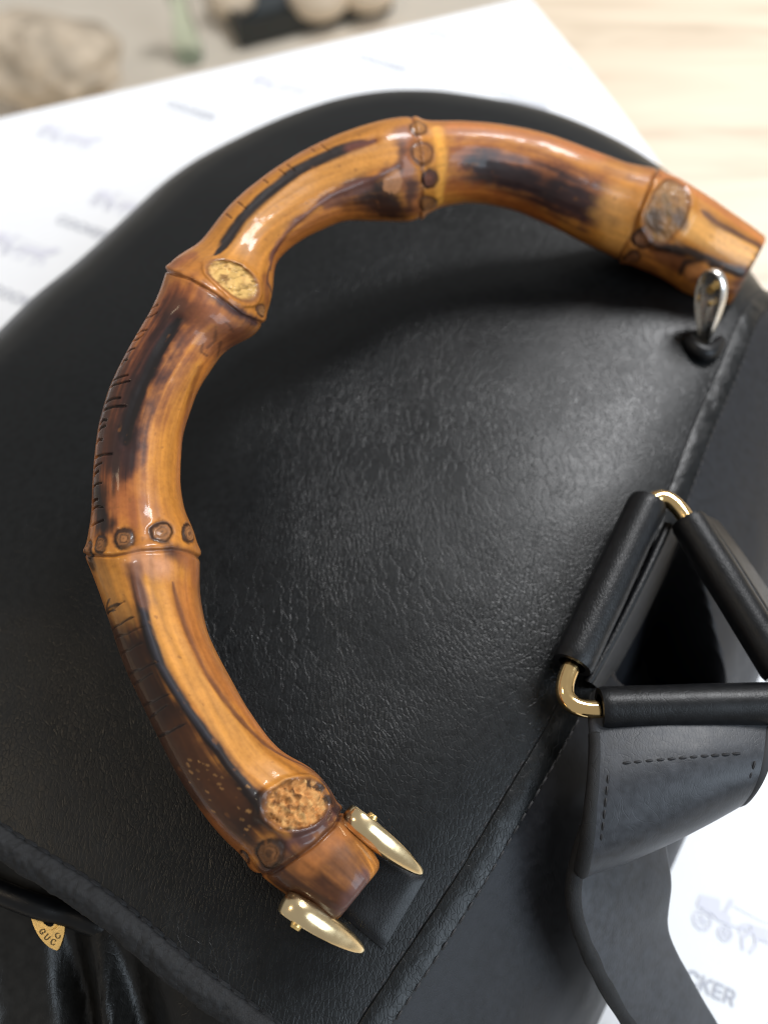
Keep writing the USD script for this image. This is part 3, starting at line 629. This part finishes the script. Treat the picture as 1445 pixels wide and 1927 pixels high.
# --- nodes: a sharp ring, a dark line in it, blotches round about
def node(px, dark, w=6, ridge=.0006, lip=.0005):
    global disp
    q = sa(px); sA = np.interp(np.clip(A2, q[:, 1].min(), q[:, 1].max()), *(lambda o: (q[o, 1], q[o, 0]))(np.argsort(q[:, 1])))
    sA = sA + nz(90, 77, 2) * .0014
    ds = S2 - sA; fade = np.where(np.abs(A2) > Rm * 1.6, .6, 1)
    near = np.abs(ds) < .012
    disp = disp + near * fade * (.6 * ridge * np.exp(-((ds - .0012) / .0013) ** 2) * (1 + 2.5 * nz(240, 78, 2)) - lip * np.exp(-((ds + .0002) / .00045) ** 2))
    k = np.exp(-(ds / (w * PXM)) ** 2) * near * (.7 + n_mid); mixc(np.clip(k, 0, 1) * .9, dark)
    return ds
dB = node([(168, 1046), (215, 1048), (262, 1036), (318, 1030), (370, 1046)], srgb((112, 68, 34)), 4)
wash([(262, 1060), (300, 1066)], 26, srgb((190, 134, 98)), .8); wash([(320, 1038), (345, 1050)], 17, srgb((50, 28, 28)), .9); wash([(176, 1040), (180, 1068)], 13, BLK, .85); wash([(345, 1050), (360, 1075)], 22, srgb((150, 90, 50)), .8); wash([(255, 1070), (268, 1130)], 16, srgb((110, 70, 52)), .75)
for l in ([(212, 1128), (205, 1155), (222, 1150)], [(205, 1150), (216, 1142), (230, 1136)]): stroke(l, 2.6, BLK, .85, .6, .8)
dA = node([(488, 1646), (540, 1622), (590, 1588), (625, 1558), (640, 1534)], srgb((88, 52, 32)), 4, .0009, .0008)
wash([(530, 1592), (570, 1575), (625, 1530)], 16, srgb((74, 46, 44)), .9); wash([(500, 1630), (545, 1612)], 13, srgb((60, 38, 32)), .8); wash([(610, 1480), (632, 1530)], 15, srgb((50, 32, 28)), .85)
dC = node([(322, 514), (365, 526), (405, 552), (450, 590), (486, 606)], srgb((150, 92, 46)), 9, .0007, .0005)
wash([(405, 560), (440, 585), (478, 605)], 12, srgb((60, 40, 40)), .95); wash([(336, 500), (365, 482)], 17, srgb((140, 80, 44)), .9); wash([(497, 520), (500, 565)], 12, srgb((116, 66, 36)), .8); stroke([(505, 495), (500, 530), (510, 550)], 4, PUR, .8, .7, .8)
dD = node([(775, 228), (790, 290), (796, 340), (790, 405)], srgb((130, 78, 42)), 5, .0008, .0003)
wash([(765, 260), (765, 340), (785, 385)], 27, srgb((128, 74, 46)), .85); wash([(756, 280), (752, 320)], 11, srgb((66, 40, 36)), .7); wash([(775, 345), (770, 385)], 15, srgb((56, 32, 30)), .8); stroke([(725, 350), (745, 335), (742, 355)], 15, srgb((178, 122, 80)), .95, .4, .9); wash([(820, 250), (832, 310), (826, 375)], 15, srgb((226, 158, 66)), .8)
dE = node([(1232, 332), (1206, 388), (1188, 440), (1165, 480)], srgb((120, 76, 38)), 4, .0007, .0006)
wash([(1180, 340), (1200, 345), (1235, 340)], 10, srgb((132, 78, 40)), .6); wash([(1150, 380), (1160, 440)], 40, srgb((210, 148, 76)), .7); wash([(1215, 430), (1195, 480)], 22, srgb((150, 96, 50)), .6)
# --- root dots: dark sunk ring, pale concentric middle
def dot(cx, cy, rx, ry, dark=srgb((44, 26, 20)), mid_=srgb((150, 100, 58)), h=.00028, op=.95):
    global disp, dull
    q = sa([(cx, cy)])[0]; ang = (sa([(cx + 4, cy)])[0] - q); ax = sa([(cx + rx, cy), (cx - rx, cy), (cx, cy + ry), (cx, cy - ry)])
    u1 = (ax[0] - ax[1]) / 2; u2 = (ax[2] - ax[3]) / 2
    Mx = np.linalg.pinv(np.stack([u1, u2], 1)); ds, da = S2 - q[0], A2 - q[1]
    r = np.hypot(Mx[0, 0] * ds + Mx[0, 1] * da, Mx[1, 0] * ds + Mx[1, 1] * da) + n_mid * .45 + n_fine * .25
    r = np.where(np.abs(ds) + np.abs(da) < .02, r + .3 * n_big, 9)
    th_ = np.arctan2(Mx[1, 0] * ds + Mx[1, 1] * da, Mx[0, 0] * ds + Mx[0, 1] * da); cresc = .78 + .22 * np.cos(th_ - 3.9)
    dark = dark * .6; mixc((1 - sstep(r, .85, 1.12)) * op * np.clip(cresc + .3, 0, 1), dark); mixc((1 - sstep(r + .25 * n_mid, .5, .75)) * .8, mid_); mixc(np.exp(-((r - .42) / .08) ** 2) * np.clip(.45 + 2 * n_mid, 0, .8), dark); mixc((1 - sstep(r, .08, .2)) * .6, dark * 1.6)
    disp = disp - h * .9 * np.exp(-((r - .92) / .16) ** 2) + h * .7 * (1 - sstep(r, .5, .85)) * (1 + 1.5 * n_fine) - h * .5 * np.exp(-((r - .4) / .09) ** 2)
    dull = np.where(r < .7, .45, dull)
for a in ((513, 1603, 29, 27, srgb((52, 32, 20)), srgb((120, 78, 44))), (466, 1612, 12, 18), (195, 1024, 12, 19), (237, 1013, 23, 25), (302, 1001, 24, 23), (351, 1003, 13, 21), (172, 1036, 8, 20),
          (488, 583, 9, 13, srgb((90, 56, 34)), srgb((150, 104, 60))), (788, 248, 19, 13, srgb((112, 68, 36)), srgb((170, 116, 58))), (797, 291, 24, 23, srgb((120, 74, 44)), srgb((164, 106, 52))), (811, 334, 18, 17, srgb((50, 30, 36)), srgb((104, 62, 48))), (806, 379, 17, 13, srgb((92, 56, 32)), srgb((140, 92, 50))),
          (1210, 444, 21, 21, srgb((48, 28, 30)), srgb((146, 98, 66))), (1190, 478, 17, 12, srgb((70, 40, 26)), srgb((130, 80, 44)))): dot(*a)
# --- bud scars: rough pale ovals in a raised rim
def scar(cx, cy, e1, e2, c, depth, rough):
    global disp, dull
    q = sa([(cx, cy)])[0]; a = sa([(cx + e1[0], cy + e1[1]), (cx - e1[0], cy - e1[1]), (cx + e2[0], cy + e2[1]), (cx - e2[0], cy - e2[1])])
    u1, u2 = (a[0] - a[1]) / 2, (a[2] - a[3]) / 2; Mx = np.linalg.pinv(np.stack([u1, u2], 1)); ds, da = S2 - q[0], A2 - q[1]
    r = np.hypot(Mx[0, 0] * ds + Mx[0, 1] * da, Mx[1, 0] * ds + Mx[1, 1] * da); r = np.where(np.abs(ds) + np.abs(da) < .03, r + n_mid * .22 + n_big * .25, 9)
    k = 1 - sstep(r, .9, 1.02); mixc(k, c); mixc(np.exp(-((r - 1.0) / .07) ** 2) * .8, srgb((104, 64, 32)))
    mixc(k * np.clip(n_fine * 3.2 + nz(400, 61) * 3.4, 0, 1) * rough, srgb((96, 60, 30))); mixc(k * np.clip(-nz(620, 63) * 2.4, 0, .6) * rough, srgb((226, 180, 116)))
    disp = disp - depth * (1 - sstep(r, .86, 1.0)) + .0007 * np.exp(-((r - 1.12) / .13) ** 2) + k * rough * (n_fine * .0022 + nz(520, 62) * .0030)
    dull = dull * (1 - k) + .95 * k * max(rough, .3) + k * (1 - max(rough, .3)) * .2
    return r
r1 = scar(564, 1513, (50, -16), (18, 42), srgb((188, 132, 76)), .0004, 1.0)
for l in ([(590, 1482), (602, 1488)], [(608, 1502), (614, 1512), (604, 1506)], [(570, 1478), (582, 1480)]): stroke(l, 9, BLK, .9, .6, 1.0)
r2 = scar(438, 523, (41, 31), (-17, 23), srgb((190, 152, 88)), .0009, .75)
r3 = scar(1255, 394, (34, 20), (-18, 46), srgb((140, 102, 64)), .0001, .3)
wash([(1225, 405), (1240, 425)], 15, srgb((76, 70, 68)), .7); wash([(1275, 412), (1285, 425)], 13, srgb((86, 74, 68)), .7); wash([(1250, 375), (1258, 400)], 10, srgb((110, 90, 66)), .6)
# --- cracks across the outer flank
for k in range(20):
    t = (k + random.uniform(-.3, .3)) / 19; y = 585 + t * 400; x = np.interp(y, OA[12:20][::-1, 1], OA[12:20][::-1, 0]); ln = 12 + 30 * random.random() ** 1.6
    stroke([(x + 2, y), (x + ln * .5, y - 3 - 4 * random.random()), (x + ln, y - 6 - 5 * random.random())], random.uniform(1.5, 2.6), BLK, random.uniform(.55, 1.0), .6, 1.1, True, -.0006)
for k in range(9):
    y = 1140 + k * 30 + random.uniform(-9, 9); x = np.interp(y, OA[5:10][::-1, 1], OA[5:10][::-1, 0]); ln = 30 + 30 * random.random(); stroke([(x + 2, y + 12), (x + ln * .5, y), (x + ln, y - 14)], 2.0, BLK, random.uniform(.3, .8), .5, 1.2, True, -.0003)
for k in range(7):
    x = 420 + k * 32 + random.uniform(-13, 13); y = np.interp(x, OA[20:26, 0], OA[20:26, 1]); l_ = random.uniform(7, 15); stroke([(x + 3, y + 3), (x + l_ * .6, y + l_ * .5), (x + l_ + 2, y + l_)], 2.0, srgb((80, 48, 30)), random.uniform(.25, .65), .5, .6, True, -.0004)
# general grain and specks
col = col * (1.02 + .75 * ns_long + .3 * n_mid + .25 * n_big)[..., None]
sp_ = sstep(nz(520, 91, 2), .25, .36); mixc(sp_ * .5, srgb((120, 74, 36)))
col = np.clip(col, .002, .9)
disp = disp + .00045 * n_big + .00025 * nz(160, 92, 3) + .00012 * ns_long
Rr = Rad[:, None] + disp
endr = np.clip(np.minimum(slen, slen[-1] - slen) / .0016, 0, 1); Rr = Rr - (.0016 * (1 - np.sqrt(1 - (1 - endr) ** 2)))[:, None]
P = Cc[:, None] + Rr[..., None] * (np.sin(al)[None, :, None] * n1[:, None] + np.cos(al)[None, :, None] * vd[:, None])
hv = P.reshape(-1, 3); hf = grid_faces(NS, NA, True)
hv = np.vstack([hv, P[0].mean(0), P[-1].mean(0)]); e_ = len(hv); j = np.arange(NA); j2 = (j + 1) % NA
hf = np.vstack([hf, np.stack([np.full(NA, e_ - 2), j2, j], 1), np.stack([np.full(NA, e_ - 1), (NS - 1) * NA + j, (NS - 1) * NA + j2], 1)])
hm = orient(T(hv, hf))
handle = part('bamboo_handle', hm, BAMBOO, smooth=True)
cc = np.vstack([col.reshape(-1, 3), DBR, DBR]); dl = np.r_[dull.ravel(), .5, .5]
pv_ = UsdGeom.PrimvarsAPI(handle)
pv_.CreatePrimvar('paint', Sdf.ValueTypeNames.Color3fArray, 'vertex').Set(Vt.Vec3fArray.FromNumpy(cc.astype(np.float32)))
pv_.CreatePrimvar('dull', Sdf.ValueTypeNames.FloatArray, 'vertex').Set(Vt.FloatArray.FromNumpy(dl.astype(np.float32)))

# ------------------------------------------------------------ metal brackets that hold the handle
def cheek(pin, tip, out, wide, thick=.0066, bend=.0):
    """teardrop shaped cheek, hollow on its outer face; pin end round, tip end pointed. out = direction of the hollow face"""
    pin, tip, out = map(lambda a: np.asarray(a, float), (pin, tip, out))
    ax = tip - pin; L = np.linalg.norm(ax); ax /= L; out = out - ax * (out @ ax); out /= np.linalg.norm(out); sd = np.cross(out, ax)
    n = 96; t = np.linspace(0, 2 * np.pi, n, endpoint=False)
    xx = (1 - np.cos(t)) / 2                                   # 0 at the pin end, 1 at the tip
    wv = wide / 2 * np.sin(t) * (1.08 - .62 * xx) * (1 + .18 * np.cos(t))
    base = np.stack([xx * L, wv + bend * np.sin(np.pi * xx) * L], 1)
    cx = np.array([.36 * L, bend * L * .8])
    rings = [(.3, 0, 0), (.60, 0, 0), (.74, thick * .06, 0), (.86, thick * .18, 0), (.95, thick * .33, 0), (1.0, thick * .5, 0), (.985, thick * .68, 0), (.93, thick * .85, 0), (.86, thick * .97, 0), (.80, thick, 0), (.74, thick * .94, 0), (.70, thick * .7, 0), (.66, thick * .42, 0), (.4, thick * .30, 0), (.02, thick * .30, 0)]
    taper = (1 - .66 * xx ** 3) * (.80 + .20 * np.clip(xx / .35, 0, 1) ** .6)
    V = []
    for s_, h, _ in rings:
        q = cx + (base - cx) * np.array([1 - (1 - s_) * .22 if s_ > .4 else s_, s_])
        V.append(pin + q[:, :1] * ax + q[:, 1:] * sd + (h - thick * .5) * out * taper[:, None])
    V = np.vstack(V); m = len(rings); Fc = grid_faces(m, n, True)
    V = np.vstack([V, V[:n].mean(0), V[-n:].mean(0)]); e_ = len(V); j = np.arange(n); j2 = (j + 1) % n
    Fc = np.vstack([Fc, np.stack([np.full(n, e_ - 2), j2, j], 1), np.stack([np.full(n, e_ - 1), (m - 1) * n + j, (m - 1) * n + j2], 1)])
    t_ = T(V, Fc); t_.fix_normals(); return orient(t_), ax, out, sd, L
def cyl(a, b, r, n=24): return tube([np.asarray(a, float), np.asarray(b, float)], [r, r], n)
def bracket(pin, tip, out, wide, mat, label, thick=.0066, bend=0.0, top=.95):
    m, ax, o, sd, L = cheek(pin, tip, out, wide, thick, bend)
    b = part('bracket_cheek', m, mat, smooth=35, label=label)
    b0 = np.asarray(pin) + ax * .24 * L - o * thick * .4
    sub('pin_head', orient(cat([tube([b0 + o * thick * .28, b0 + o * thick * top], [.0013, .0013], 24), tube([b0 + o * thick * (top - .02), b0 + o * thick * (top + .1)], [.0013, .0011], 20)])), BRASS, b, smooth=35)
    b1 = np.asarray(pin) + ax * .42 * L - o * thick * .4
    sub('rivet', tube([b1 + o * thick * .15, b1 + o * thick * .42, b1 + o * thick * .48], [.0009, .0009, .0005], 16), GOLD, b, smooth=35)
    return b
def pxz(x, y, z): return at(x, y, z)
def side_of(p, q, sgn):
    v = C0 - (p + q) / 2; v /= np.linalg.norm(v); o = np.cross(v, q - p); o /= np.linalg.norm(o); return o * sgn + v * .03
p_, q_ = pxz(650, 1530, .1245), pxz(795, 1646, .1135)
bracket(p_, q_, side_of(p_, q_, 1), .0105, PALEGOLD, 'bracket cheek on the inner side of the lower handle end', .0054)
p_, q_ = pxz(533, 1694, .1245), pxz(686, 1790, .1135)
bracket(p_, q_, side_of(p_, q_, -1), .0105, PALEGOLD, 'bracket cheek on the outer side of the lower handle end', .0056)
hb = n1[int(NS * .965)]
pr_, tr_ = pxz(1345, 505, .1240), pxz(1323, 658, .0995)
o_ = (C0 - pr_); o_ /= np.linalg.norm(o_); o_ = o_ * .80 + np.array([-.45, .0, 0]) * 1.0 + hb * .15
bracket(pr_, tr_, o_, .0115, STEEL, 'bracket cheek under the upper right handle end, seen into its hollow face', .0046, 0.0, .62)
# crossbars through the handle ends
part('hinge_pin', cyl(pxz(655, 1548, .1225), pxz(570, 1700, .1225), .0014), BRASS)
# leather tabs that the brackets are sewn in with
def slab(px, th, lift_, n=16, sag=0.0, smooth_on=True):
    """leather patch on the panel: four corners in the photograph (going round), bent to the panel under it"""
    c = [np.array(p, float) for p in px]; V = []
    for i in range(n):
        for k in range(n):
            u, v = i / (n - 1), k / (n - 1); p = (c[0] * (1 - u) + c[1] * u) * (1 - v) + (c[3] * (1 - u) + c[2] * u) * v
            e_ = min(u, 1 - u, v, 1 - v); V.append(on(p[0], p[1], lift_ + th * (1 - (1 - min(1, e_ * 7)) ** 2 * .5)))
    V = np.array(V); Fq = grid_faces(n, n); t = T(V, Fq)
    if t.face_normals[:, 2].mean() < 0: Fq = Fq[:, ::-1]
    b = [i for i in range(n)] + [i * n + n - 1 for i in range(1, n)] + [(n - 1) * n + i for i in range(n - 2, -1, -1)] + [i * n for i in range(n - 2, 0, -1)]
    lowv = V.copy(); lowv[:, 2] -= th + lift_ + .001; N = len(V); q = []
    for a, c_ in zip(b, b[1:] + b[:1]): q += [[a, c_, c_ + N], [a, c_ + N, a + N]]
    t = T(np.vstack([V, lowv]), np.vstack([Fq, q])); t.fix_normals(); return orient(t)
part('handle_tab', slab([(560, 1655), (672, 1560), (800, 1655), (722, 1788)], .0014, .0002), SMOOTH, smooth=45)
part('tab_roll', tube(spline([on(1297, 632, .0004), on(1305, 652, .0014), on(1324, 664, .0018), on(1343, 657, .0014), on(1356, 640, .0004)], 30), .0026 * np.sin(np.linspace(.35, np.pi - .35, 30)) ** .5, 18), SMOOTH, smooth=True)

# ------------------------------------------------------------ triangular ring, its three leather loops and the strap
RL, RT, RG = pxz(1036, 1338, .1165), pxz(1242, 897, .1165), pxz(1507, 1324, .1165)
def rounded_tri(cs, rads, n=14):
    out = []
    for i in range(3):
        rad = rads[i]
        p, a, b = cs[i], cs[i - 1], cs[(i + 1) % 3]; da = (a - p) / np.linalg.norm(a - p); db = (b - p) / np.linalg.norm(b - p)
        p0, p1 = p + da * rad, p + db * rad
        for t in np.linspace(0, 1, n): out.append((1 - t) ** 2 * p0 + 2 * t * (1 - t) * p + t * t * p1)
    q = np.array(out); q = np.vstack([q, q[:1]]); s = np.r_[0, np.cumsum(np.linalg.norm(np.diff(q, axis=0), axis=1))]
    return np.stack([np.interp(np.linspace(0, s[-1], 150)[:-1], s, q[:, i]) for i in range(3)], 1)
ring = part('triangle_ring', tube(rounded_tri([RL, RT, RG], (.0118, .0145, .0118)), .00225, 24, closed=True), GOLD, smooth=True)
def hose(a, b, r, n=28, open_=.0014):
    """rolled leather sleeve with open ends, slightly wavy"""
    a, b = np.asarray(a, float), np.asarray(b, float)
    prof = np.linspace(0, 1, 40); pth = a + (b - a) * prof[:, None]
    rr = r * (1 + .05 * (meshkit.fbm(pth * 90, 2, 4) - .5)); rr[0] *= .93; rr[-1] *= .93
    o = tube(pth, rr, n, cap=False); i = tube(pth, rr - open_, n, cap=False)
    if o.volume < 0: pass
    i.invert(); ov, iv = np.array(o.vertices), np.array(i.vertices); N = len(ov); k = len(pth); q = []
    for base, fl in ((0, 0), ((k - 1) * n, 1)):
        for j in range(n):
            a_, b_ = base + j, base + (j + 1) % n; qq = [[a_, b_, b_ + N], [a_, b_ + N, a_ + N]]; q += qq if fl else [x[::-1] for x in qq]
    t = T(np.vstack([ov, iv]), np.vstack([o.faces, np.array(i.faces) + N, q])); t.fix_normals(); return orient(t)
def ly(p, dz): return np.asarray(p) + [0, 0, dz]
l1a, l1b = pxz(1076, 1252, .1165), pxz(1219, 946, .1165)
lp = part('ring_loop', hose(l1a, l1b, .0053), SMOOTH, smooth=35, label='leather loop that ties the ring to the bag')
sub('loop_tab', ribbon([pxz(1108, 1284, .1125), pxz(1180, 1150, .1125), pxz(1258, 985, .112)], [pxz(1128, 1300, .098), pxz(1200, 1170, .097), pxz(1275, 1010, .096)], .0026, 40, 8), SMOOTH, lp, smooth=35)
sub('loop_tab', ribbon([pxz(1056, 1240, .1125), pxz(1124, 1100, .1125), pxz(1192, 965, .1125)], [on(1050, 1262, -.0012), on(1112, 1130, -.0012), on(1180, 975, -.0012)], .0026, 40, 8), SMOOTH, lp, smooth=35)
l2a, l2b = pxz(1293, 979, .1165), pxz(1472, 1267, .1165)
lp2 = part('ring_loop', hose(l2a, l2b, .0048), SMOOTH, smooth=35, label='leather loop on the right side of the ring')
sub('loop_tab', ribbon([pxz(1322, 975, .1135), pxz(1400, 1090, .1135), pxz(1490, 1245, .1135)], [pxz(1345, 985, .102), pxz(1425, 1095, .100), pxz(1520, 1250, .098)], .0026, 40, 8), SMOOTH, lp2, smooth=35)
l3a, l3b = pxz(1128, 1334, .1165), pxz(1475, 1325, .1165)
lp3 = part('ring_loop', hose(l3a, l3b, .0053), SMOOTH, smooth=35, label='leather loop holding the strap at the ring')
# strap: stitched front flap below the loop, folded under, then the long strap
PAN_L, PAN_R = [pxz(1118, 1350, .1150), pxz(1122, 1400, .1165), pxz(1116, 1500, .1175), pxz(1106, 1580, .1145), pxz(1092, 1640, .106)], [pxz(1446, 1352, .1150), pxz(1441, 1400, .116), pxz(1426, 1455, .1155), pxz(1405, 1490, .111), pxz(1388, 1502, .103)]
st = part('shoulder_strap', ribbon(PAN_L, PAN_R, .0034, 90, 18, .0012, .0003), STRAPM, smooth=40)
lowL = [pxz(1104, 1560, .107), pxz(1082, 1640, .1055), pxz(1078, 1690, .1035), pxz(1090, 1750, .099), pxz(1122, 1825, .091), pxz(1165, 1900, .080), pxz(1230, 1990, .062), pxz(1300, 2080, .042), pxz(1380, 2170, .02)]
lowR = [pxz(1235, 1530, .088), pxz(1245, 1610, .085), pxz(1251, 1670, .0815), pxz(1245, 1735, .077), pxz(1272, 1810, .069), pxz(1318, 1890, .058), pxz(1375, 1980, .041), pxz(1440, 2070, .024), pxz(1520, 2160, .01)]
part('shoulder_strap', ribbon(lowL, lowR, .0032, 140, 16, .0008, .0004), STRAPM, smooth=40)
def edge_tube(L, r, off=0): return tube(spline(L, 120), r * (.85 + .3 * meshkit.fbm(spline(L, 120) * 150, 2, 3)), 12)
sub('strap_edge', edge_tube([p + np.array([0, 0, .0003]) for p in lowL], .0019), SUEDE, st, smooth=True)
SLp = [(1142, 1402), (1138, 1480), (1130, 1560), (1118, 1612)]
pL, pR = spline(PAN_L, 100), spline(PAN_R, 100)
def panel(u, v): 
    i = u * 99; L_, R_ = [np.array([np.interp(i, np.arange(100), c[:, k]) for k in range(3)]) for c in (pL, pR)]
    n = np.cross(R_ - L_, np.array([0, -1., -.1])); n /= np.linalg.norm(n); n = n if n[2] > 0 else -n
    return L_ + (R_ - L_) * v + n * (.0017 + .0012 * 4 * v * (1 - v))
lines = [[panel(.32, v) for v in np.linspace(.1, .93, 30)], [panel(u, .065) for u in np.linspace(.34, .97, 30)], [panel(u, .935) for u in np.linspace(.34, .97, 30)]]
sub('strap_stitching', cat([stitches(np.array(l), .0026, .0017, .0003) for l in lines]), THREAD, st)
for e_, off in ((pL, .004), (pR, .0)): sub('strap_edge', tube(e_[12:], .0019, 12), SUEDE if off else THREAD, st, smooth=True)
